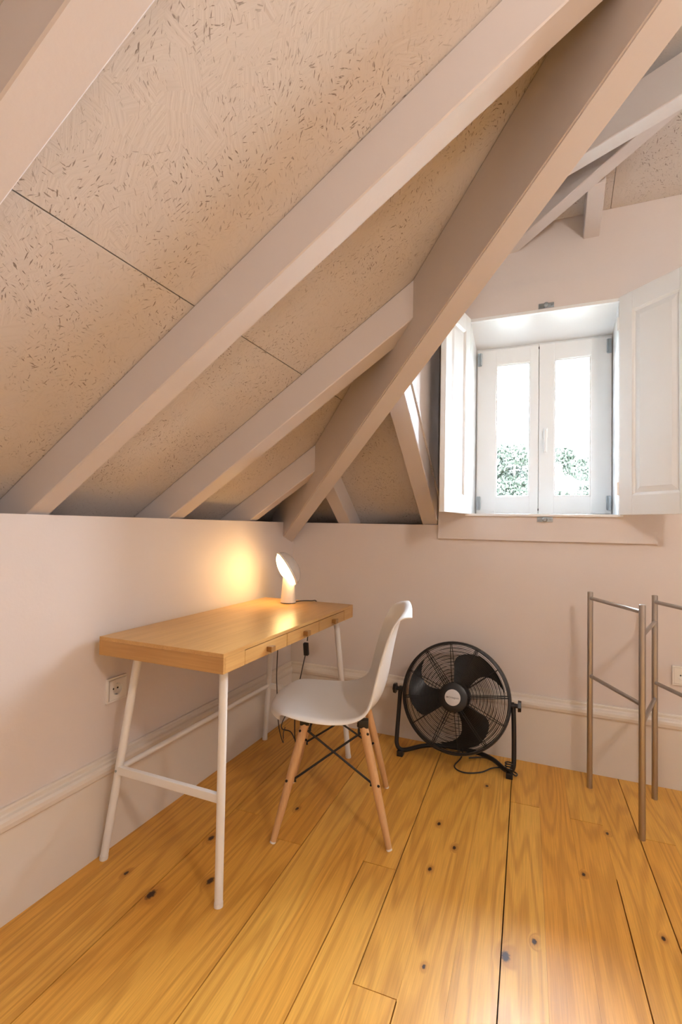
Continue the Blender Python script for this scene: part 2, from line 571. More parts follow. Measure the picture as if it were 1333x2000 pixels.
for i in range(len(UE) - 1):
    a, b_ = UE[i], UE[i + 1]
    ends = sorted([0.28] + ENDS.get(i, [-0.3 - 1.9 * random.random(), -3.0]) + [YF - 0.05])
    cuts = set(ends)
    for e in (a, b_):
        if e in MAIN:
            for y in MAIN[e]:
                if abs(y) < 5: cuts.add(y)
    cuts = sorted(cuts)
    segs = []
    for y0, y1 in zip(ends[:-1], ends[1:]):
        inner = [y for y in cuts if y0 < y < y1]
        g = 0.0004
        # outline with gap steps
        ys = [y0 + 0.0006] + inner + [y1 - 0.0006]
        left, right = [], []
        for s0, s1 in zip(ys[:-1], ys[1:]):
            mid = (s0 + s1) / 2
            ga = 0.0017 if a in MAIN and MAIN[a][0] < mid < MAIN[a][1] else 0.00022
            gb = 0.0017 if b_ in MAIN and MAIN[b_][0] < mid < MAIN[b_][1] else 0.00022
            left += [(a + ga, s0), (a + ga, s1)]
            right += [(b_ - gb, s0), (b_ - gb, s1)]
        loop = left + right[::-1]
        uc, yc = (a + b_) / 2, (y0 + y1) / 2
        bm = bmesh.new()
        pts = []
        for u, y in loop:
            q = (u - uc, y - yc)
            if not pts or (abs(q[0] - pts[-1][0]) + abs(q[1] - pts[-1][1])) > 1e-6:
                pts.append(q)
        top = [bm.verts.new((x, y, 0)) for x, y in pts]
        bot = [bm.verts.new((x, y, -0.021)) for x, y in pts]
        bm.faces.new(top); bm.faces.new(bot[::-1])
        for k in range(len(pts)):
            bm.faces.new((top[k], bot[k], bot[(k + 1) % len(pts)], top[(k + 1) % len(pts)]))
        o = link('floor_plank', bm, M_FLOOR, floor)
        o.location = (uc + K * (yc + 1), yc, 0)
        o.rotation_euler = (0, 0, math.atan(-K))

# knee wall on the left, back wall, right wall, wall behind the camera
bm = bmesh.new(); box(bm, -0.35, 0, YF - 0.1, 0.3, 0, HL)
tag(link('wall_left', bm, M_WALL), 'pale knee wall below the sloping ceiling beside the desk', kind='structure')

WX0, WX1, WZ0, WZ1 = 1.016, 1.700, 1.190, 2.195   # window opening at the wall face
WD = 0.30
DX = 0.862                                        # dormer cheek
bm = bmesh.new()
box(bm, 0.0, DX, 0, WD, 0, HL)
TX0, TX1, TZ0, TZ1 = 2.40, 3.05, 1.30, 2.40       # unseen second window, added to let in more daylight
box(bm, DX, XR + 0.1, 0, WD, 0, WZ0)
box(bm, DX, WX0, 0, WD, WZ0, ZT)
box(bm, WX1, TX0, 0, WD, WZ0, ZT)
box(bm, TX1, XR + 0.1, 0, WD, WZ0, ZT)
box(bm, TX0, TX1, 0, WD, TZ1, ZT)
# head over the window slopes down towards the sash
hexa(bm, [(WX0, 0, WZ1), (WX1, 0, WZ1), (WX1, WD, 2.10), (WX0, WD, 2.10), (WX0, 0, ZT), (WX1, 0, ZT), (WX1, WD, ZT), (WX0, WD, ZT)])
tag(link('wall_back', bm, M_WALL), 'pale wall with the window, low on the left and full height in the dormer', kind='structure')
bm = bmesh.new(); box(bm, XR, XR + 0.1, YF - 0.1, 0, 0, ZT)
tag(link('wall_right', bm, M_WALL), kind='structure')
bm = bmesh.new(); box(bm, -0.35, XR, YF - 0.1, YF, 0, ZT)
tag(link('wall_front', bm, paint('rear_wall_paint', (0.48, 0.42, 0.37, 1), 0.6, 0.03, 4)), kind='structure')  # unseen wall, toned darker so it bounces less light back
# unseen outer shell, added to keep sky light out of the attic
bm = bmesh.new()
box(bm, -0.40, -0.35, YF - 0.1, 0.35, 0, ZT)
box(bm, -0.35, DX, 0.30, 0.35, 0, ZT)
box(bm, -0.40, XR + 0.1, YF - 0.1, 0.35, ZT, ZT + 0.05)
tag(link('light_shell', bm, M_WALL), kind='structure')

# ------------------------------------------------------------------ ceiling: strand boards and rafters
S1, S2 = 0.67, 0.75
ZO, ZS = 1.275, 1.145           # strand board underside and rafter underside at the wall face
HP = Vector((0, -0.125, 0)); HT = Vector((0.7355, -0.6776, 0)); HN = Vector((0.6776, 0.7355, 0))
HW = 0.08
ceiling = tag(empty('ceiling'), 'sloping white attic ceiling of strand boards between painted rafters', kind='structure')


def clip_poly(poly, n, d):
    """keep n.x <= d (2d)"""
    out = []
    for i in range(len(poly)):
        a, b = Vector(poly[i]), Vector(poly[(i + 1) % len(poly)])
        da, db = n.dot(a) - d, n.dot(b) - d
        if da <= 0: out.append(a)
        if da * db < 0:
            out.append(a + (b - a) * (da / (da - db)))
    return out


def slope_panel(poly, zf, name='strand_board', thick=0.018):
    """poly in plan; zf(x,y)-> underside height; panel gets its own in-plane object frame"""
    if len(poly) < 3: return
    P = [Vector((p[0], p[1], zf(p[0], p[1]))) for p in poly]
    c = sum(P, Vector()) / len(P)
    e = 0.01
    gx = (zf(c.x + e, c.y) - zf(c.x, c.y)) / e
    gy = (zf(c.x, c.y + e) - zf(c.x, c.y)) / e
    n = Vector((-gx, -gy, 1)).normalized()
    M = axis_matrix(c, n, (1, 0, 0) if abs(gx) >= abs(gy) else (0, 1, 0))
    Mi = M.inverted()
    bm = bmesh.new()
    prism(bm, [Mi @ p for p in P], (0, 0, thick))
    o = link(name, bm, M_OSB, ceiling)
    o.matrix_world = M
    return o


zl = lambda x, y: ZO + S1 * x
zb = lambda x, y: ZO + S2 * (-y)
hn2 = Vector((HN.x, HN.y)); hd = hn2.dot(Vector((HP.x, HP.y)))
# rafters of the left slope: (Y near, Y far, depth)
RAFT = [(-2.782, -2.711), (-2.192, -2.121), (-1.611, -1.541), (-1.028, -0.943), (-0.448, -0.382)]
ycuts = [YF, -3.4, -2.157, -0.985, 0.28]
gx0, gx1 = 0.572, 1.79
for xa, xb in ((-0.24, gx0), (gx0, gx1), (gx1, 2.40)):
    for ya, yb in zip(ycuts[:-1], ycuts[1:]):
        q = 0.0012
        poly = [(xa + q, ya + q), (xb - q, ya + q), (xb - q, yb - q), (xa + q, yb - q)]
        poly = clip_poly(poly, hn2, hd + 0.004)
        slope_panel(poly, zl)


def hipx(y):
    return HP.x + HT.x * (y - HP.y) / HT.y


for i, (ya, yb) in enumerate(RAFT):
    bm = bmesh.new()
    xs = -0.20
    xa, xb = min(hipx(ya), 2.4) + 0.01, min(hipx(yb), 2.4) + 0.01
    d = ZO - ZS - 0.001
    f = lambda x: ZS + S1 * x
    P = [(xs, ya, f(xs)), (xa, ya, f(xa)), (xb, yb, f(xb)), (xs, yb, f(xs))]
    hexa(bm, P + [(x, y, z + d) for x, y, z in P])
    bmesh.ops.bevel(bm, geom=bm.edges[:], offset=0.003, segments=1, affect='EDGES')
    tag(link('rafter', bm, M_BEAM, ceiling), 'white painted rafter of the left roof slope')

# back slope: panels left of the dormer, two jack rafters
nb = -hn2
for xa, xb in ((0.0, DX + 0.006),):
    poly = [(-0.1, -1.3), (xb, -1.3), (xb, 0.185), (-0.1, 0.185)]
    poly = clip_poly(poly, -hn2, -(hd + HW - 0.004))
    slope_panel(poly, zb)


def hipy(x):      # right face of the hip
    k = (x - (HP.x + HN.x * HW)) / HT.x
    return HP.y + HN.y * HW + HT.y * k


for xa, xb in ((0.284, 0.362), (0.776, 0.860)):
    bm = bmesh.new()
    g = lambda y: ZS - 0.005 + S2 * (-y)
    ye = 0.17
    ya, yb = hipy(xa) - 0.01, hipy(xb) - 0.01
    d = ZO - ZS + 0.004
    P = [(xa, ya, g(ya)), (xb, yb, g(yb)), (xb, ye, g(ye)), (xa, ye, g(ye))]
    hexa(bm, P + [(x, y, z + d) for x, y, z in P])
    bmesh.ops.bevel(bm, geom=bm.edges[:], offset=0.003, segments=1, affect='EDGES')
    tag(link('rafter', bm, M_BEAM, ceiling), 'short white jack rafter left of the window')

# hip beam rising from the corner
bm = bmesh.new()
s0, s1 = -0.22, 3.05
zlow = lambda s: 1.050 + 0.4785 * s
ztop = lambda s: ZO + S1 * HT.x * s + 0.002
P = []
for s, w in ((s0, 0), (s1, 0), (s1, HW), (s0, HW)):
    q = HP + HT * s + HN * w
    P.append((q.x, q.y, zlow(s)))
T = []
for s, w in ((s0, 0), (s1, 0), (s1, HW), (s0, HW)):
    q = HP + HT * s + HN * w
    T.append((q.x, q.y, ztop(s)))
hexa(bm, P + T)
bmesh.ops.bevel(bm, geom=bm.edges[:], offset=0.004, segments=2, affect='EDGES')
tag(link('hip_rafter', bm, M_BEAM, ceiling), 'long white hip beam rising from the corner across the picture')

# dormer: cheek, ceiling boards, rafters
bm = bmesh.new()
pts = [(DX - 0.05, 0.0, ZO + 0.019), (DX - 0.05, -0.80, ZO + 0.019 + S2 * 0.80), (DX - 0.05, -2.2, 1.90), (DX - 0.05, -2.2, ZT), (DX - 0.05, 0.0, ZT)]
prism(bm, pts, (0.05, 0, 0))
tag(link('wall_dormer', bm, M_WALL), 'white side cheek of the dormer left of the window', kind='structure')
SD, ZD = 0.30, 2.64
zd = lambda x, y: ZD + SD * (-y)
ZF = 2.85
yk = -(ZF - ZD) / SD
for xa, xb in ((DX, 1.66), (1.66, 2.88), (2.88, XR)):
    slope_panel([(xa + .001, yk), (xb - .001, yk), (xb - .001, -0.001), (xa + .001, -0.001)], zd)
flat = lambda x, y: ZF
for xa, xb in ((DX, 1.66), (1.66, 2.88), (2.88, XR)):
    for ya, yb in ((YF, -3.0), (-3.0, -1.8), (-1.8, yk - 0.002)):
        if xa < 1.6 and ya < -2.5: continue
        slope_panel([(xa + .001, ya + .001), (xb - .001, ya + .001), (xb - .001, yb - .001), (xa + .001, yb - .001)], flat)


def beam(bm, a, b, width, height, side):
    """beam with one soffit arris a->b, extending `width` along horizontal `side`, `height` up"""
    a, b, side = Vector(a), Vector(b), Vector(side).normalized()
    P = [a, b, b + side * width, a + side * width]
    hexa(bm, P + [p + Vector((0, 0, height)) for p in P])
    bmesh.ops.bevel(bm, geom=bm.edges[:], offset=0.003, segments=1, affect='EDGES')


bm = bmesh.new()
a, b = Vector((1.252, 0.0, 2.521)), Vector((1.840, -0.484, 2.665))
dv = (b - a)
beam(bm, a - dv * 0.06, b + dv * 0.55, 0.065, 0.12, (-0.635, -0.772, 0))
tag(link('rafter', bm, M_BEAM, ceiling), 'white diagonal rafter under the dormer ceiling above the window')
bm = bmesh.new()
beam(bm, (1.545, 0.02, 2.514), (1.545, -0.27, 2.514 + 0.29 * SD), 0.070, 0.125, (1, 0, 0))
tag(link('rafter', bm, M_BEAM, ceiling), 'short white rafter end running into the diagonal rafter')


def unproject(px, py, axis, val):
    d = fw + r2 * ((px - 666.5) / FPX) - u2 * ((py - 1000) / FPX)
    t = (val - CAM[axis]) / d[axis]
    return CAM + d * t


a, b = unproject(1136, 304, 1, -0.47), unproject(1300, 204, 1, -0.62)
dv = b - a
bm = bmesh.new()
nrm = Vector((-dv.y, dv.x, 0)).normalized()
if nrm.y < 0: nrm = -nrm
beam(bm, a - dv * 1.2, b + dv * 1.2, 0.07, 0.15, nrm)
tag(link('rafter', bm, M_BEAM, ceiling), 'upper white beam crossing behind the hip beam')

# ------------------------------------------------------------------ baseboards
PROF = [(0, 0.316), (0.008, 0.316), (0.0115, 0.311), (0.0115, 0.300), (0.014, 0.296), (0.022, 0.293), (0.027, 0.286), (0.029, 0.275), (0.027, 0.262), (0.021, 0.255), (0.020, 0.250), (0.020, 0)]
bm = bmesh.new()
prism(bm, [(x, YF, z) for x, z in PROF], (0, -YF - 0.0, 0))
tag(link('baseboard_left', bm, M_TRIM), 'tall cream moulded baseboard along the left wall', kind='structure')
bm = bmesh.new()
prism(bm, [(0.0, -x, z) for x, z in PROF], (XR, 0, 0))
tag(link('baseboard_back', bm, M_TRIM), 'tall cream moulded baseboard along the window wall', kind='structure')

# ------------------------------------------------------------------ window casing and window
bm = bmesh.new()
cx0, cx1, cz0, cz1, ct = 0.866, 1.847, 1.061, 2.335, 0.016
box(bm, cx0, WX0, -ct, 0, cz0, cz1)
box(bm, WX1, cx1, -ct, 0, cz0, cz1)
box(bm, WX0, WX1, -ct, 0, cz0, WZ0)
box(bm, WX0, WX1, -ct, 0, WZ1, cz1)
trim = tag(link('trim_1', bm, M_WALL), 'flat painted surround board around the window', kind='structure')
bm = bmesh.new(); box(bm, WX0 - 0.012, WX1 + 0.012, -ct - 0.012, 0.20, WZ0 - 0.010, WZ0 + 0.002, 0.002)
link('window_sill', bm, M_WHITE, trim)
bm = bmesh.new(); box(bm, WX0, WX1, -ct - 0.004, 0.012, WZ1 - 0.012, WZ1 + 0.004, 0.002)
link('shutter_stop', bm, M_WHITE, trim)
bm = bmesh.new()
hexa(bm, [(WX0, -0.002, WZ1 - 0.012), (WX1, -0.002, WZ1 - 0.012), (WX1, 0.222, 2.118), (WX0, 0.222, 2.118), (WX0, -0.002, WZ1 + 0.001), (WX1, -0.002, WZ1 + 0.001), (WX1, 0.222, 2.125), (WX0, 0.222, 2.125)])
link('reveal_head', bm, M_WHITE, trim)
for xa, xb in ((WX0, WX0 + 0.006), (WX1 - 0.006, WX1)):
    bm = bmesh.new(); box(bm, xa, xb, -0.002, 0.222, WZ0, WZ1 - 0.012)
    link('reveal_jamb', bm, M_WHITE, trim)
for z in (2.214, 1.166):
    bm = bmesh.new()
    box(bm, 1.347, 1.417, -ct - 0.004, -ct, z - 0.012, z + 0.012, 0.001)
    lathe(bm, [(0.011, 0), (0.012, 0.012), (0.008, 0.016)], 16, axis_matrix((1.382, -ct - 0.003, z), (0, -1, 0)))
    for sx in (-0.026, 0.026):
        lathe(bm, [(0.005, 0), (0.004, 0.003)], 10, axis_matrix((1.382 + sx, -ct - 0.003, z), (0, -1, 0)))
    autosmooth(link('bolt_keeper', bm, M_ZINC, trim))

win = tag(empty('window_1', (1.356, 0.22, 1.19)), 'small white casement window with two sashes in a deep reveal', kind='structure')
WI = Matrix.Translation((-1.356, -0.22, -1.19))


def wpart(name, fn, mat, parent=win, smooth=False):
    bm = bmesh.new(); fn(bm)
    bmesh.ops.transform(bm, matrix=WI, verts=bm.verts[:])
    o = link(name, bm, mat, parent)
    if smooth: autosmooth(o)
    return o


def frame_fn(x0, x1, z0, z1, w, y0, y1, bev=0.003):
    def fn(bm):
        box(bm, x0, x0 + w, y0, y1, z0, z1, bev)
        box(bm, x1 - w, x1, y0, y1, z0, z1, bev)
        box(bm, x0 + w - .001, x1 - w + .001, y0, y1, z0, z0 + w, bev)
        box(bm, x0 + w - .001, x1 - w + .001, y0, y1, z1 - w, z1, bev)
    return fn


wpart('outer_frame', frame_fn(WX0 + .001, WX1 - .001, 1.192, 2.130, 0.03, 0.222, 0.285), M_WHITE)
for i, (sx0, sx1, gx0_, gx1_) in enumerate(((1.030, 1.347, 1.130, 1.303), (1.349, 1.690, 1.424, 1.595))):
    z0, z1, gz0, gz1 = 1.200, 2.105, 1.292, 2.016

    def sash_fn(bm):
        y0, y1 = 0.205, 0.262
        box(bm, sx0, gx0_, y0, y1, z0, z1, 0.004)
        box(bm, gx1_, sx1, y0, y1, z0, z1, 0.004)
        box(bm, gx0_ - .003, gx1_ + .003, y0 + .0005, y1, z0, gz0, 0.004)
        box(bm, gx0_ - .003, gx1_ + .003, y0 + .0005, y1, gz1, z1, 0.004)
    sash = wpart('sash', sash_fn, M_WHITE, win)
    # glazing bead
    wpart('glazing_bead', lambda bm: frame_fn(gx0_ - 0.006, gx1_ + 0.006, gz0 - 0.006, gz1 + 0.006, 0.012, 0.212, 0.225, 0.002)(bm), M_WHITE, sash)
    wpart('pane', lambda bm: box(bm, gx0_ - .004, gx1_ + .004, 0.232, 0.238, gz0 - .004, gz1 + .004), M_GLASS, sash)
    hx = sx0 + 0.012 if i == 0 else sx1 - 0.012
    for hz0, hz1 in ((2.018, 2.092), (1.220, 1.294)):
        def hinge_fn(bm):
            box(bm, hx - 0.010, hx + 0.010, 0.199, 0.206, hz0, hz1, 0.003)
            tube(bm, [(hx + (0.008 if i == 0 else -0.008), 0.197, hz0 + .004), (hx + (0.008 if i == 0 else -0.008), 0.197, hz1 - .004)], 0.005, 10)
        wpart('hinge', hinge_fn, M_ZINC, sash)
    if i == 1:
        def handle_fn(bm):
            box(bm, 1.371, 1.393, 0.197, 0.206, 1.600, 1.655, 0.004)
            box(bm, 1.374, 1.390, 0.178, 0.199, 1.628, 1.646, 0.004)
            box(bm, 1.375, 1.389, 0.174, 0.186, 1.520, 1.646, 0.005)
        wpart('handle', handle_fn, M_WHITE, sash)
    if i == 0:
        wpart('meeting_strip', lambda bm: box(bm, 1.335, 1.362, 0.222, 0.268, 1.206, 2.100), M_WHITE, sash)
    for z in (2.086, 1.222):
        if i == 0:
            wpart('lock_pin', lambda bm: box(bm, 1.3455, 1.3495, 0.2035, 0.206, z - .006, z + .006), M_BLACK, sash)
for nm, loc, rz, tw, h, lab in (('fill_window', ((TX0 + TX1) / 2, 0.22, TZ0), 0, (TX1 - TX0) / 2, TZ1 - TZ0, 'unseen white window added further right for more daylight'),):
    w_ = tag(empty(nm, loc, rz), lab, kind='structure')
    bm = bmesh.new()
    for q in ((-tw, -tw + .04, 0, h), (tw - .04, tw, 0, h), (-tw + .04, tw - .04, 0, .04), (-tw + .04, tw - .04, h - .04, h)):
        box(bm, q[0], q[1], -0.03, 0.03, q[2], q[3], 0.003)
    sash2 = link('sash', bm, M_WHITE, w_)
    bm = bmesh.new(); box(bm, -tw + .038, tw - .038, -0.003, 0.003, .038, h - .038)
    link('pane', bm, M_GLASS, sash2)


def shutter(name, hinge, ang, L, label, mirror):
    root = tag(empty(name, hinge, ang), label, 'shutter', 'window shutters')
    H0, H1 = 0.0, 1.005
    t = 0.026
    st, tr_, br = 0.066, 0.085, 0.088
    sgn = -1 if mirror else 1      # face with panel relief
    def part(nm, fn, parent=root):
        bm = bmesh.new(); fn(bm)
        return link(nm, bm, M_WHITE, parent)
    y0, y1 = -t / 2, t / 2
    part('stile', lambda bm: box(bm, 0, st, y0, y1, H0, H1, 0.003))
    part('stile', lambda bm: box(bm, L - st, L, y0, y1, H0, H1, 0.003))
    part('rail', lambda bm: box(bm, st, L - st, y0, y1, H0, H0 + br, 0.003))
    part('rail', lambda bm: box(bm, st, L - st, y0, y1, H1 - tr_, H1, 0.003))

    def panel(bm):
        x0, x1, z0, z1 = st - .002, L - st + .002, H0 + br - .002, H1 - tr_ + .002
        for s in (-1, 1):
            rings = []
            for off, d in ((0, 0.0120), (0.006, 0.0090), (0.010, 0.0045), (0.012, 0.0030), (0.034, 0.0095), (0.036, 0.0105)):
                rings.append([bm.verts.new(v) for v in ((x0 + off, s * d, z0 + off), (x1 - off, s * d, z0 + off), (x1 - off, s * d, z1 - off), (x0 + off, s * d, z1 - off))])
            for a, b in zip(rings[:-1], rings[1:]):
                for k in range(4):
                    bm.faces.new((a[k], a[(k + 1) % 4], b[(k + 1) % 4], b[k]))
            bm.faces.new(rings[-1])
    part('panel', panel)
    for z in (0.12, 0.88):
        def hg(bm):
            tube(bm, [(-0.004, y0 - .002, z - .03), (-0.004, y0 - .002, z + .03)], 0.005, 10)
        bm = bmesh.new(); hg(bm); link('hinge', bm, M_WHITE, root)
    return root


shutter('window_shutter', (1.702, -0.030, 1.190), R(-47), 0.345, 'white panelled shutter swung open on the right of the window', False)
shutter('window_shutter', (1.012, -0.030, 1.190), R(-102), 0.315, 'white panelled shutter folded back on the left of the window by the hip beam', True)

# ------------------------------------------------------------------ desk
desk = tag(empty('desk', (0.045, -1.397, 0)), 'bamboo writing desk with three small drawers on white steel trestle legs', 'desk')
DW, DL, Z0, Z1 = 0.489, 1.020, 0.681, 0.740


def dpart(name, fn, mat, parent=desk, smooth=False):
    bm = bmesh.new(); fn(bm)
    o = link(name, bm, mat, parent)
    if smooth: autosmooth(o)
    return o


dpart('desk_top', lambda bm: box(bm, 0, DW, 0, DL, Z1 - 0.012, Z1, 0.0012), M_BAMBOO)
dpart('side_panel', lambda bm: box(bm, 0, DW, 0, 0.012, Z0, Z1 - 0.0122, 0.0008), M_BAMBOO_X)
dpart('side_panel', lambda bm: box(bm, 0, DW, DL - 0.012, DL, Z0, Z1 - 0.0122, 0.0008), M_BAMBOO_X)
dpart('back_panel', lambda bm: box(bm, 0, 0.012, 0.012, DL - 0.012, Z0, Z1 - 0.0122), M_BAMBOO)
dpart('bottom_panel', lambda bm: box(bm, 0.012, DW - 0.302, 0.012, DL - 0.012, Z0, Z0 + 0.008), M_BAMBOO)
dy = [-1.286 + 1.397, -1.020 + 1.397, -0.752 + 1.397, -0.484 + 1.397]


dpart('front_panel', lambda bm: box(bm, DW - 0.014, DW, 0.0122, dy[0] - 0.0012, Z0, Z1 - 0.0122, 0.0008), M_BAMBOO)
dpart('front_panel', lambda bm: box(bm, DW - 0.014, DW, dy[3] + 0.0012, DL - 0.0122, Z0, Z1 - 0.0122, 0.0008), M_BAMBOO)
for k in range(3):
    dr = dpart('drawer', lambda bm: box(bm, DW - 0.30, DW - 0.0005, dy[k] + 0.0016, dy[k + 1] - 0.0016, Z0 + 0.0005, Z1 - 0.0145, 0.0008), M_BAMBOO)
    yc = (dy[k] + dy[k + 1]) / 2 + 0.003

    def knob_fn(bm):
        # small wedge-shaped wooden pull
        x = DW - 0.001
        zc = 0.703
        P = [(x, yc - 0.010, zc - 0.008), (x, yc + 0.010, zc - 0.008), (x, yc + 0.010, zc + 0.007), (x, yc - 0.010, zc + 0.007)]
        Q = [(x + 0.022, yc - 0.014, zc - 0.011), (x + 0.022, yc + 0.014, zc - 0.011), (x + 0.022, yc + 0.014, zc + 0.009), (x + 0.022, yc - 0.014, zc + 0.009)]
        hexa(bm, P + Q)
        bmesh.ops.bevel(bm, geom=bm.edges[:], offset=0.0015, segments=1, affect='EDGES')
    dpart('drawer_pull', knob_fn, M_BAMBOO_DK, dr)

D0 = Vector((0.045, -1.397, 0))
feet = {'nb': (0.045, -1.352), 'nf': (0.514, -1.362), 'ff': (0.514, -0.348), 'fb': (0.045, -0.348)}
tops = {'nb': (0.118, -1.298), 'nf': (0.470, -1.305), 'ff': (0.462, -0.412), 'fb': (0.118, -0.412)}


def lp(k, z):
    t = z / Z0
    return Vector((feet[k][0] + (tops[k][0] - feet[k][0]) * t, feet[k][1] + (tops[k][1] - feet[k][1]) * t, z)) - D0


for k in ('nb', 'nf', 'ff', 'fb'):
    lg = dpart('leg', lambda bm: tube(bm, [lp(k, 0.004), lp(k, Z0)], [0.0125, 0.0135], 16), M_STEELW, desk, True)
    dpart('foot_cap', lambda bm: tube(bm, [lp(k, 0.0), lp(k, 0.012)], 0.0135, 16), M_PLASTW, lg, True)
    if k in ('nb', 'fb'):
        dpart('bolt', lambda bm: tube(bm, [lp(k, 0.288) + Vector((0, -0.0145, 0)), lp(k, 0.288) + Vector((0, -0.010, 0))], 0.004, 10), M_ZINC, lg, True)
for e in ('n', 'f'):
    def bar(bm):
        a, b = lp(e + 'b', 0.293), lp(e + 'f', 0.293)
        box(bm, a.x, b.x, (a.y + b.y) / 2 - 0.008, (a.y + b.y) / 2 + 0.008, 0.277, 0.303, 0.003)
    dpart('cross_bar', bar, M_STEELW)
dpart('stretcher', lambda bm: tube(bm, [lp('nb', 0.291), lp('fb', 0.291)], 0.010, 12), M_STEELW, desk, True)

# ------------------------------------------------------------------ table lamp
LB = Vector((0.241, -0.486, Z1))
lamp = tag(empty('table_lamp', LB), 'small lit white table lamp with tilted round head on the bamboo desk', 'lamp')


def lpart(name, fn, mat, parent=lamp, smooth=True):
    bm = bmesh.new(); fn(bm)
    o = link(name, bm, mat, parent)
    if smooth: autosmooth(o, 50)
    return o


lpart('base_ring', lambda bm: lathe(bm, [(0.0355, 0.0), (0.0365, 0.002), (0.0365, 0.004)], 40), M_BLACK)
HC = Vector((0.229, -0.491, 0.902)) - LB
HNm = Vector((-0.645, -0.576, -0.503)).normalized()
lpart('base', lambda bm: lathe(bm, [(0.0370, 0.0042), (0.0370, 0.006), (0.0290, 0.110), (0.0270, 0.125), (0.0240, 0.131), (0.0, 0.132)], 40, None, True, False), M_LAMPB)
# neck joint between base and head
lpart('joint', lambda bm: tube(bm, [(0, 0, 0.12), HC - HNm * 0.035], [0.012, 0.010], 16), M_LAMPB)
MH = axis_matrix(HC, HNm)
RD = 0.086
diff = lpart('diffuser', lambda bm: lathe(bm, [(RD - 0.004, 0.0), (RD - 0.008, 0.008), (RD * 0.75, 0.018), (RD * 0.5, 0.026), (RD * 0.25, 0.031), (0.0, 0.032)], 48, MH, False, False), M_LIGHT)
lpart('reflector', lambda bm: lathe(bm, [(RD - 0.002, -0.001), (RD - 0.004, -0.006), (0.0, -0.006)], 48, MH, False, False), M_LAMPB)
# clear domed back of the head
lpart('shade', lambda bm: lathe(bm, [(RD, 0.0)] + [(RD * math.cos(a), -0.007 - 0.052 * math.sin(a)) for a in [R(8 * k) for k in range(0, 11)]] + [(0.0, -0.059)], 48, MH, False, False), M_DOME)
lpart('shade_rim', lambda bm: lathe(bm, [(RD - 0.002, 0.0), (RD + 0.0015, 0.001), (RD + 0.0015, -0.008), (RD - 0.001, -0.008)], 48, MH, False, False), M_LAMPB)
# cord: over the far end of the desk, down behind, with an inline switch
cpts = [Vector((0.272, -0.470, 0.747)), Vector((0.300, -0.440, 0.749)), Vector((0.325, -0.405, 0.746)), Vector((0.335, -0.378, 0.744)), Vector((0.337, -0.364, 0.725)), Vector((0.340, -0.366, 0.66)), Vector((0.350, -0.43, 0.615)), Vector((0.359, -0.498, 0.60)), Vector((0.360, -0.510, 0.575))]
cord = lpart('power_cord', lambda bm: tube(bm, [p - LB for p in smooth_path(cpts, 6)], 0.0028, 8), M_CORDG)
lpart('inline_switch', lambda bm: box(bm, -0.011, 0.011, -0.009, 0.009, -0.030, 0.030, 0.005, Matrix.Translation(Vector((0.360, -0.520, 0.540)) - LB) @ Matrix.Rotation(R(10), 4, 'X')), M_BLACK, cord)
cp2 = [Vector((0.360, -0.528, 0.512)), Vector((0.358, -0.545, 0.47)), Vector((0.355, -0.562, 0.42)), Vector((0.34, -0.575, 0.33)), Vector((0.30, -0.50, 0.12)), Vector((0.24, -0.36, 0.010)), Vector((0.13, -0.22, 0.004)), Vector((0.067, -0.204, 0.004)), Vector((0.042, -0.16, 0.02)), Vector((0.05, -0.12, 0.06))]
lpart('cord_tail', lambda bm: tube(bm, [p - LB for p in smooth_path(cp2, 8)], 0.0028, 8), M_CORDG, cord)
cp3 = [Vector((0.205, -0.500, 0.676)), Vector((0.201, -0.504, 0.60)), Vector((0.200, -0.506, 0.50)), Vector((0.199, -0.508, 0.40)), Vector((0.201, -0.506, 0.33)), Vector((0.20, -0.48, 0.15)), Vector((0.16, -0.36, 0.010)), Vector((0.10, -0.25, 0.004)), Vector((0.070, -0.18, 0.004))]
lpart('cord_loop', lambda bm: tube(bm, [p - LB for p in smooth_path(cp3, 8)], 0.0025, 8), M_CORDG, cord)

# ------------------------------------------------------------------ chair
CF = Vector((-0.947, -0.321)); CF.normalize()
chair = tag(empty('shell_chair', (0.637, -0.790, 0), math.atan2(CF.y, CF.x)), 'white moulded shell chair on splayed beech legs with black wire bracing', 'chair')
# local frame: +x forward, +y to the chair's own left (side facing the camera)
prof = [(0.257, 0.413), (0.250, 0.440), (0.215, 0.449), (0.145, 0.444), (0.06, 0.432), (-0.02, 0.424), (-0.09, 0.426), (-0.142, 0.446), (-0.176, 0.492), (-0.194, 0.56), (-0.207, 0.64), (-0.222, 0.72), (-0.240, 0.785), (-0.258, 0.817), (-0.280, 0.823)]
hw = [0.158, 0.178, 0.198, 0.215, 0.226, 0.230, 0.229, 0.225, 0.220, 0.215, 0.209, 0.202, 0.190, 0.175, 0.160]
fr_ = {0: 1.0, 1: 0.95, 2: 0.6, 3: 0.2}
tp_ = {11: 0.12, 12: 0.4, 13: 0.85, 14: 1.0}
ed = [0.0, 0.003, 0.006, 0.008, 0.012, 0.018, 0.030, 0.046, 0.058, 0.060, 0.054, 0.044, 0.034, 0.024, 0.016]
bm = bmesh.new()
us = [-1.045, -1.02, -0.97, -0.88, -0.74, -0.56, -0.36, -0.16, 0.16, 0.36, 0.56, 0.74, 0.88, 0.97, 1.02, 1.045]
rows = []
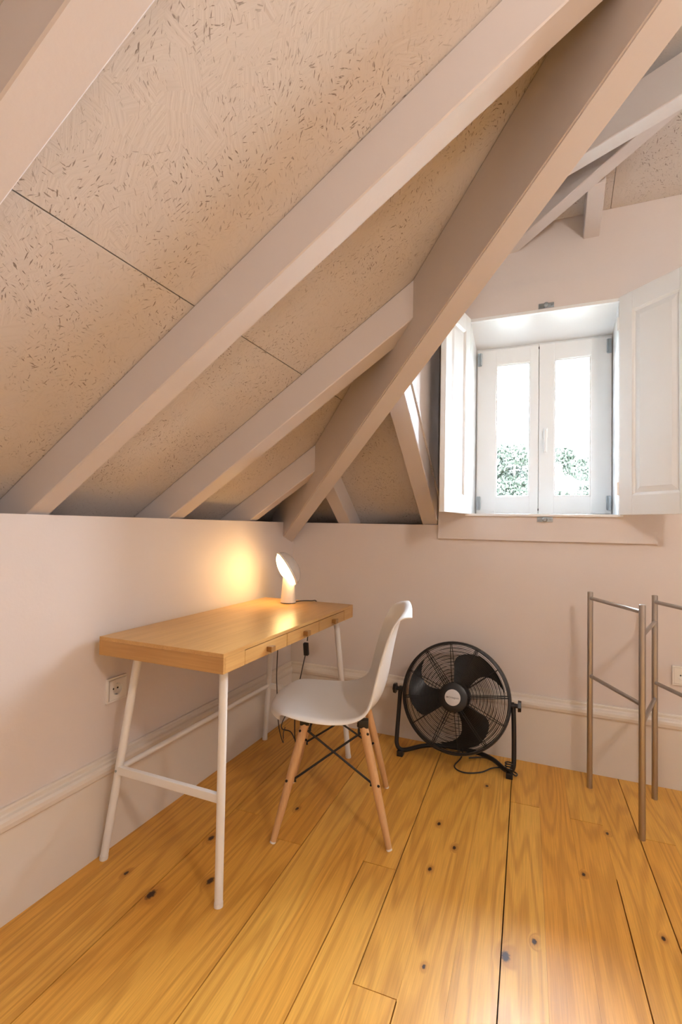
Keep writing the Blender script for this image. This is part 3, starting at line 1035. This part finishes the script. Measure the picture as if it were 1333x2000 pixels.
for i, (f, z) in enumerate(prof):
    a, b = prof[max(i - 1, 0)], prof[min(i + 1, len(prof) - 1)]
    t = Vector((b[0] - a[0], b[1] - a[1])).normalized()
    n = Vector((t.y, -t.x))
    row = []
    for u in us:
        au = min(abs(u), 1.0)
        d = ed[i] * au ** 2.6
        over = max(abs(u) - 0.95, 0) / 0.095
        d -= (0.016 if 2 < i < 12 else 0.006) * over ** 1.6
        y = hw[i] * (u if abs(u) < 1 else math.copysign(1 + (abs(u) - 1) * 0.5, u))
        row.append(bm.verts.new((f + n.x * d - 0.052 * fr_.get(i, 0) * au ** 3.0, y, z + n.y * d - 0.006 * fr_.get(i, 0) * au ** 3 - 0.040 * tp_.get(i, 0) * au ** 2.6)))
    rows.append(row)
for a, b in zip(rows[:-1], rows[1:]):
    for k in range(len(us) - 1):
        bm.faces.new((a[k], a[k + 1], b[k + 1], b[k]))
seat = link('seat_shell', bm, M_SHELL, chair, True)
md = seat.modifiers.new('solid', 'SOLIDIFY'); md.thickness = 0.006; md.offset = -1
md = seat.modifiers.new('sub', 'SUBSURF'); md.levels = 2; md.render_levels = 2


def cpart(name, fn, mat, parent=chair):
    bm = bmesh.new(); fn(bm)
    return autosmooth(link(name, bm, mat, parent), 40)


def leg_at(sx, sy, z):
    t = z / 0.405
    return Vector((sx * (0.204 + (0.104 - 0.204) * t), sy * (0.204 + (0.138 - 0.204) * t), z))


for sx in (1, -1):
    for sy in (1, -1):
        lg = cpart('leg', lambda bm: tube(bm, [leg_at(sx, sy, 0.006), leg_at(sx, sy, 0.10), leg_at(sx, sy, 0.27), leg_at(sx, sy, 0.392)], [0.0105, 0.0135, 0.0160, 0.0155], 18), M_BEECH)
        cpart('glide', lambda bm: tube(bm, [leg_at(sx, sy, 0.0), leg_at(sx, sy, 0.007)], 0.0105, 16), M_PLASTW, lg)
        inw = Vector((-sx * 0.6, -sy * 0.8, 0)).normalized()
        for zz in (0.205, 0.372):
            q = leg_at(sx, sy, zz)
            cpart('bolt', lambda bm: tube(bm, [q - inw * 0.019, q + inw * 0.021], 0.0045, 10), M_BLACKM, lg)
        # bracket between leg top and shell
        q = leg_at(sx, sy, 0.392)
        cpart('leg_bracket', lambda bm: box(bm, q.x - 0.017, q.x + 0.017, q.y - 0.015, q.y + 0.015, 0.390, 0.418, 0.004), M_BLACKM)


def rod(bm, a, b, out, r=0.0042):
    tube(bm, [a + out * 0.012 + Vector((0, 0, -0.012)), a + out * 0.006, b + out * 0.006, b + out * 0.012 + Vector((0, 0, 0.010))], r, 8)


for sy in (1, -1):
    inw = Vector((0, -sy, 0))
    off = Vector((0, -sy * 0.020, 0))
    for sx in (1, -1):
        cpart('brace_rod', lambda bm: rod(bm, leg_at(sx, sy, 0.200) + off + Vector((-sx * 0.018, 0, 0)), leg_at(-sx, sy, 0.362) + off * (1.2 if sx > 0 else 0.9) + Vector((sx * 0.016, 0, 0)), Vector((0, 0, 0))), M_BLACKM)
for sx in (1, -1):
    off = Vector((-sx * 0.022, 0, 0))
    for sy in (1, -1):
        cpart('brace_rod', lambda bm: rod(bm, leg_at(sx, sy, 0.375) + off + Vector((0, -sy * 0.012, 0)), leg_at(sx, -sy, 0.388) + off + Vector((0, sy * 0.012, 0)), Vector((0, 0, 0))), M_BLACKM)

# ------------------------------------------------------------------ floor fan
FC = Vector((0.993, -0.195, 0.315))
fan = tag(empty('floor_fan', (0.993, -0.195, 0)), 'black round floor fan on a bent tube stand against the baseboard', 'fan')
TILT = R(14)
# fan head frame: local z = axis pointing to the room (-Y and up), x = world X
ax = Vector((0, -math.cos(TILT), math.sin(TILT)))
MF = axis_matrix(FC - Vector((0.993, -0.195, 0)), ax, (1, 0, 0))
FR = 0.252


def fpart(name, fn, mat, parent=fan, head=True, ang=40):
    bm = bmesh.new(); fn(bm)
    if head: bmesh.ops.transform(bm, matrix=MF, verts=bm.verts[:])
    return autosmooth(link(name, bm, mat, parent), ang)


def circ(r, z, n=72):
    return [(r * math.cos(2 * math.pi * k / n), r * math.sin(2 * math.pi * k / n), z) for k in range(n)]


fpart('rim', lambda bm: lathe(bm, [(FR - 0.008, 0.020), (FR, 0.018), (FR + 0.003, 0.008), (FR + 0.003, -0.014), (FR, -0.022), (FR - 0.008, -0.022), (FR - 0.010, 0.0), (FR - 0.008, 0.020)], 72, None, False, False), M_BLACKM)


def dome(r, sgn):
    # cage profile: height of wire at radius r
    t = min(r / FR, 1)
    return sgn * (0.012 + 0.046 * (1 - t ** 3.2))


def grill(sgn, nr):
    def fn(bm):
        for k in range(nr):
            r = 0.062 + (FR - 0.012 - 0.062) * k / (nr - 1)
            tube(bm, circ(r, dome(r, sgn), 64), 0.00105, 4, True)
        for k in range(12):
            for dd in ((-0.05, 0.05) if k % 2 == 0 else (0.0,)):
                a = 2 * math.pi * k / 12 + 0.13
                pts = []
                for j in range(9):
                    r = 0.045 + (FR - 0.006 - 0.045) * j / 8
                    aa = a + dd * 0.045 / r * 2
                    pts.append((r * math.cos(aa), r * math.sin(aa), dome(r, sgn) - sgn * 0.002))
                tube(bm, pts, 0.0017, 5)
    return fn


tag(fpart('front_grill', grill(1, 26), M_BLACKM), kind='stuff')
tag(fpart('rear_grill', grill(-1, 12), M_BLACKM), kind='stuff')
fpart('motor', lambda bm: lathe(bm, [(0.0, -0.105), (0.040, -0.105), (0.062, -0.095), (0.068, -0.070), (0.066, -0.040), (0.055, -0.030), (0.0, -0.030)], 40, None, False, False), M_BLACK)
fpart('hub', lambda bm: lathe(bm, [(0.055, -0.030), (0.054, 0.020), (0.046, 0.030), (0.0, 0.032)], 40, None, True, False), M_BLADE)
fpart('grill_centre', lambda bm: lathe(bm, [(0.066, 0.054), (0.066, 0.060), (0.058, 0.064), (0.036, 0.067), (0.0, 0.067)], 40, None, True, False), M_BLACK)
badge = fpart('badge', lambda bm: lathe(bm, [(0.036, 0.067), (0.036, 0.0700), (0.034, 0.0715), (0.0, 0.0715)], 40, None, False, False), M_BADGE)
# lettering on the badge
tcu = bpy.data.curves.new('lettering', 'FONT')
tcu.body = 'Orbegozo'
tcu.size = 0.0115
tcu.align_x = 'LEFT'; tcu.align_y = 'CENTER'
tcu.extrude = 0.0002
to = bpy.data.objects.new('lettering_tmp', tcu)
COL.objects.link(to)
dg = bpy.context.evaluated_depsgraph_get()
tme = bpy.data.meshes.new_from_object(to.evaluated_get(dg))
bpy.data.objects.remove(to)
tme.transform(MF @ Matrix.Translation((-0.018, 0, 0.0718)))
tme.materials.clear(); tme.materials.append(M_INK)
let = bpy.data.objects.new('lettering', tme); COL.objects.link(let); let.parent = badge


def mark(bm):
    for dx in (-0.0265, -0.0215):
        lathe(bm, [(0.0030, 0.0716), (0.0030, 0.0722), (0.0014, 0.0722), (0.0014, 0.0716)], 14, Matrix.Translation((dx, 0, 0)), False, False)


fpart('logo_mark', mark, M_INK, badge)


def blade_fn(a0):
    def fn(bm):
        # swept paddle: leading edge and trailing edge as functions of radius
        nr, nc = 14, 10
        grid = []
        for j in range(nr + 1):
            t = j / nr
            r = 0.045 + (0.226 - 0.045) * t
            lead = 0.60 - 0.08 * t - 0.55 * (max(t - 0.62, 0) / 0.38) ** 2.2
            trail = -0.52 + 0.55 * t * (1 - t) * 1.6 - 0.36 * t ** 4
            row = []
            for k in range(nc + 1):
                c = k / nc
                a = a0 + trail + (lead - trail) * c
                z = -0.018 + (c - 0.5) * 0.055 * (1 - 0.35 * t) + 0.006 * math.sin(math.pi * c)
                row.append(bm.verts.new((r * math.cos(a), r * math.sin(a), z)))
            grid.append(row)
        for a, b in zip(grid[:-1], grid[1:]):
            for k in range(nc):
                bm.faces.new((a[k], a[k + 1], b[k + 1], b[k]))
        r = bmesh.ops.extrude_face_region(bm, geom=bm.faces[:])
        for v in [g for g in r['geom'] if isinstance(g, bmesh.types.BMVert)]:
            v.co.z -= 0.003
    return fn


for a in (187, 62, -57):
    fpart('blade', blade_fn(R(a)), M_BLADE)
# stand: bent tube from the left pivot down, round the floor and up to the right pivot
B = Vector((0.993, -0.195, 0))
lx, rx = -0.268, 0.262
st = [(lx, 0.0, 0.315), (lx - 0.004, -0.006, 0.22), (lx - 0.008, -0.02, 0.10), (lx - 0.006, -0.028, 0.055), (lx + 0.008, -0.022, 0.030), (lx + 0.035, 0.0, 0.022), (-0.17, 0.075, 0.022), (-0.10, 0.115, 0.022), (0.0, 0.125, 0.022), (0.10, 0.115, 0.022), (0.17, 0.075, 0.022), (rx - 0.035, 0.0, 0.022), (rx - 0.008, -0.022, 0.030), (rx + 0.004, -0.028, 0.055), (rx + 0.006, -0.02, 0.10), (rx + 0.004, -0.006, 0.22), (rx, 0.0, 0.315)]
fpart('stand', lambda bm: tube(bm, smooth_path(st, 5), 0.0105, 12), M_BLACKM, head=False)
for sx, x in ((-1, lx), (1, rx)):
    fpart('foot', lambda bm: (box(bm, x - sx * 0.012 - 0.015, x - sx * 0.012 + 0.015, -0.042, -0.006, 0.0, 0.026, 0.004)), M_BLACK, head=False)
    fpart('knob', lambda bm: (tube(bm, [(x - sx * 0.014, 0, 0.315), (x + sx * 0.004, 0, 0.315)], 0.014, 16), tube(bm, [(x + sx * 0.004, 0, 0.315), (x + sx * 0.022, 0, 0.315)], [0.010, 0.010], 16), tube(bm, [(x + sx * 0.020, 0, 0.315), (x + sx * 0.034, 0, 0.315)], [0.026, 0.024], 6)), M_BLACK, head=False)
cp = [Vector((1.00, -0.05, 0.23)), Vector((1.01, -0.06, 0.10)), Vector((1.02, -0.13, 0.02)), Vector((1.00, -0.23, 0.006)), Vector((1.05, -0.27, 0.006)), Vector((1.12, -0.24, 0.008)), Vector((1.17, -0.20, 0.020)), Vector((1.22, -0.16, 0.012)), Vector((1.27, -0.18, 0.008)), Vector((1.268, -0.215, 0.012)), Vector((1.24, -0.225, 0.035)), Vector((1.20, -0.15, 0.015)), Vector((1.12, -0.09, 0.010)), Vector((1.05, -0.12, 0.008))]
fpart('power_cord', lambda bm: tube(bm, [p - B for p in smooth_path(cp, 8)], 0.0032, 8), M_BLACK, head=False)
fpart('cord_wrap', lambda bm: tube(bm, [(rx - 0.012 + 0.02 * math.cos(a), -0.022 + 0.018 * math.sin(a), 0.036 + 0.0012 * k) for k, a in enumerate([R(40 * j) for j in range(28)])], 0.003, 6), M_BLACK, head=False)

# ------------------------------------------------------------------ folding towel rack
A_, B_, C_ = Vector((1.569, -0.158, 0)), Vector((1.716, -0.478, 0)), Vector((1.814, -0.142, 0))
D_ = C_ + (B_ - A_)
rack = tag(empty('towel_rack', B_), 'brushed steel folding towel rack standing at the right by the wall', 'rack')
PR, RR = 0.0115, 0.008


def rpart(name, fn, parent=rack):
    bm = bmesh.new(); fn(bm)
    return autosmooth(link(name, bm, M_STEEL, parent), 40)


Z = Vector((0, 0, 1))
for p in (A_, B_, C_, D_):
    q = p - B_
    po = rpart('post', lambda bm: tube(bm, [q, q + Z * 0.846, q + Z * 0.848], [PR, PR, PR - 0.002], 20))
    if p is B_ or p is C_:
        for z in (0.765, 0.375) if p is B_ else (0.73, 0.665, 0.40, 0.44):
            rpart('hinge_sleeve', lambda bm: tube(bm, [q + Z * (z - 0.0012), q + Z * (z + 0.0012)], PR + 0.0004, 20), po)
for p, q, zs in ((A_, B_, (0.820, 0.482)), (C_, D_, (0.820, 0.482)), (B_, C_, (0.735, 0.415))):
    for z in zs:
        a, b = p - B_ + Z * z, q - B_ + Z * z
        rpart('rail', lambda bm: tube(bm, [a, b], RR, 16))

# ------------------------------------------------------------------ wall sockets


def socket(loc, rz, label):
    root = tag(empty('wall_socket', loc, rz), label, 'socket', 'wall sockets')
    # local: face towards -y
    def part(nm, fn, mat, parent=root):
        bm = bmesh.new(); fn(bm)
        return autosmooth(link(nm, bm, mat, parent), 35)

    def plate(bm):
        w, i = 0.042, 0.0345
        box(bm, -w, w, -0.010, 0, -w, -i, 0.002); box(bm, -w, w, -0.010, 0, i, w, 0.002)
        box(bm, -w, -i, -0.010, 0, -i, i, 0.002); box(bm, i, w, -0.010, 0, -i, i, 0.002)
    part('frame', plate, M_PLASTW)
    MS = axis_matrix((0, 0, 0), (0, -1, 0), (1, 0, 0))

    def ins(bm):
        # square insert with round recess
        w, r, n = 0.034, 0.0205, 32
        sq, ci, cb = [], [], []
        for k in range(n):
            a = 2 * math.pi * k / n
            c, s = math.cos(a), math.sin(a)
            m = max(abs(c), abs(s))
            sq.append(bm.verts.new((w * c / m, -0.011, w * s / m)))
            ci.append(bm.verts.new((r * c, -0.011, r * s)))
            cb.append(bm.verts.new((r * 0.96 * c, -0.001, r * 0.96 * s)))
        for k in range(n):
            j = (k + 1) % n
            bm.faces.new((sq[k], sq[j], ci[j], ci[k])); bm.faces.new((ci[k], ci[j], cb[j], cb[k]))
        bm.faces.new(cb)
    insert = part('insert', ins, M_PLASTW)
    for dx in (-0.0095, 0.0095):
        part('pin_hole', lambda bm: lathe(bm, [(0.0032, 0.001), (0.0032, 0.0022)], 14, Matrix.Translation((dx, 0, 0)) @ MS), M_BLACK, insert)
    for dz in (-0.019, 0.019):
        part('earth_clip', lambda bm: box(bm, -0.003, 0.003, -0.0095, -0.002, dz - 0.0012, dz + 0.0012), M_ZINC, insert)
    return root


socket((0.0, -1.285, 0.533), R(90), 'white square wall socket on the left wall behind the near desk leg')
socket((1.945, 0.0, 0.489), 0, 'white square wall socket behind the steel towel rack')

# ------------------------------------------------------------------ unseen pendant added as room fill
fill = tag(empty('fill_pendant', (2.48, -2.45, 2.85)), 'unseen globe pendant added behind the camera as fill light', 'lamp')
bm = bmesh.new(); lathe(bm, [(0.05, -0.03), (0.05, 0.0)], 24); autosmooth(link('ceiling_rose', bm, M_PLASTW, fill))
bm = bmesh.new(); tube(bm, [(0, 0, -0.03), (0, 0, -0.45)], 0.003, 8); link('flex', bm, M_PLASTW, fill)
bm = bmesh.new(); bmesh.ops.create_uvsphere(bm, u_segments=24, v_segments=14, radius=0.12)
bmesh.ops.translate(bm, vec=(0, 0, -0.57), verts=bm.verts[:]); link('globe', bm, M_FILL, fill, True)

# ------------------------------------------------------------------ outdoors: tree tops seen through the panes
M_LEAF = paint('leaves', (0.030, 0.038, 0.024, 1), 0.6, 0.5, 2.0)
M_BARK = paint('bark', (0.12, 0.09, 0.06, 1), 0.9, 0.3, 6)
M_GROUND = paint('distant_ground', (0.25, 0.26, 0.22, 1), 0.9, 0.3, 0.2)
M_ROOF = paint('clay_roof', (0.42, 0.22, 0.15, 1), 0.8, 0.2, 1)
M_HOUSE = paint('house_wall', (0.7, 0.68, 0.64, 1), 0.8, 0.1, 1)
GZ = -7.0
bm = bmesh.new(); box(bm, -90, 90, -60, 160, GZ - 0.5, GZ)
tag(link('ground', bm, M_GROUND), 'distant ground far below the window', 'ground', kind='structure')


def tree(loc, h, blobs, nleaf, size, label):
    root = tag(empty('tree', loc), label, 'tree', 'trees outside the window')
    bm = bmesh.new()
    tube(bm, [(0, 0, 0), (0.1, 0, h * 0.4), (0, 0.1, h * 0.8)], [0.28, 0.2, 0.09], 10)
    for bx, by, bz, br in blobs[:8]:
        tube(bm, [(0.05, 0.05, h * 0.55), (bx * 0.6, by * 0.6, (bz + h * 0.5) / 2 + 0.6), (bx, by, bz)], [0.10, 0.06, 0.02], 6)
    link('trunk', bm, M_BARK, root)
    bm = bmesh.new()
    for bx, by, bz, br in blobs:
        for _ in range(nleaf):
            v = Vector((random.gauss(0, 1), random.gauss(0, 1), random.gauss(0, 1))).normalized() * (random.random() ** 0.4)
            c = Vector((bx, by, bz)) + Vector((v.x * br, v.y * br, v.z * br * 0.62))
            a = Vector((random.gauss(0, 1), random.gauss(0, 1), random.gauss(0, 1))).normalized()
            b = a.cross(Vector((random.random(), random.random(), random.random()))).normalized()
            s = size * random.uniform(0.6, 1.3)
            vs = [bm.verts.new(c + a * s), bm.verts.new(c + b * s * 0.55), bm.verts.new(c - a * s), bm.verts.new(c - b * s * 0.55)]
            bm.faces.new(vs)
    tag(link('foliage', bm, M_LEAF, root), kind='stuff')


def blobs(n, rx, ry, z0, z1, br):
    out = []
    for _ in range(n):
        t = random.random()
        z = z0 + (z1 - z0) * t
        k = 1.0 - 0.55 * t
        out.append((random.uniform(-rx, rx) * k, random.uniform(-ry, ry) * k, z, br * random.uniform(0.7, 1.2)))
    return out


# crown tops reach about z = 4.3 at 20 m
tree((-0.2, 20, GZ), 9.5, blobs(18, 1.5, 1.6, 7.2, 11.9, 0.75), 1300, 0.075, 'leafy green tree seen through the left window pane')
tree((2.45, 24, GZ), 9.5, blobs(18, 1.2, 1.4, 7.2, 12.1, 0.70), 1300, 0.08, 'leafy green tree seen through the right window pane')
tree((4.7, 31, GZ), 9.5, blobs(14, 1.8, 1.2, 8.0, 11.7, 0.8), 1100, 0.09, 'smaller tree behind, at the right edge of the right window pane')
house = tag(empty('house', (1.5, 40, GZ)), 'pale house with clay roof far behind the trees', 'house')
bm = bmesh.new(); box(bm, -6, 6, -3, 3, 0, 9.5); link('wall', bm, M_HOUSE, house)
bm = bmesh.new(); prism(bm, [(-6.4, -3.4, 9.5), (-6.4, 3.4, 9.5), (-6.4, 0, 11.2)], (12.8, 0, 0)); link('roof', bm, M_ROOF, house)

portal('window_portal', ((TX0 + TX1) / 2, 0.34, (TZ0 + TZ1) / 2), (R(-90), 0, 0), TX1 - TX0, TZ1 - TZ0)
portal('window_portal', ((WX0 + WX1) / 2, 0.34, 1.65), (R(-90), 0, 0), 0.70, 0.98)
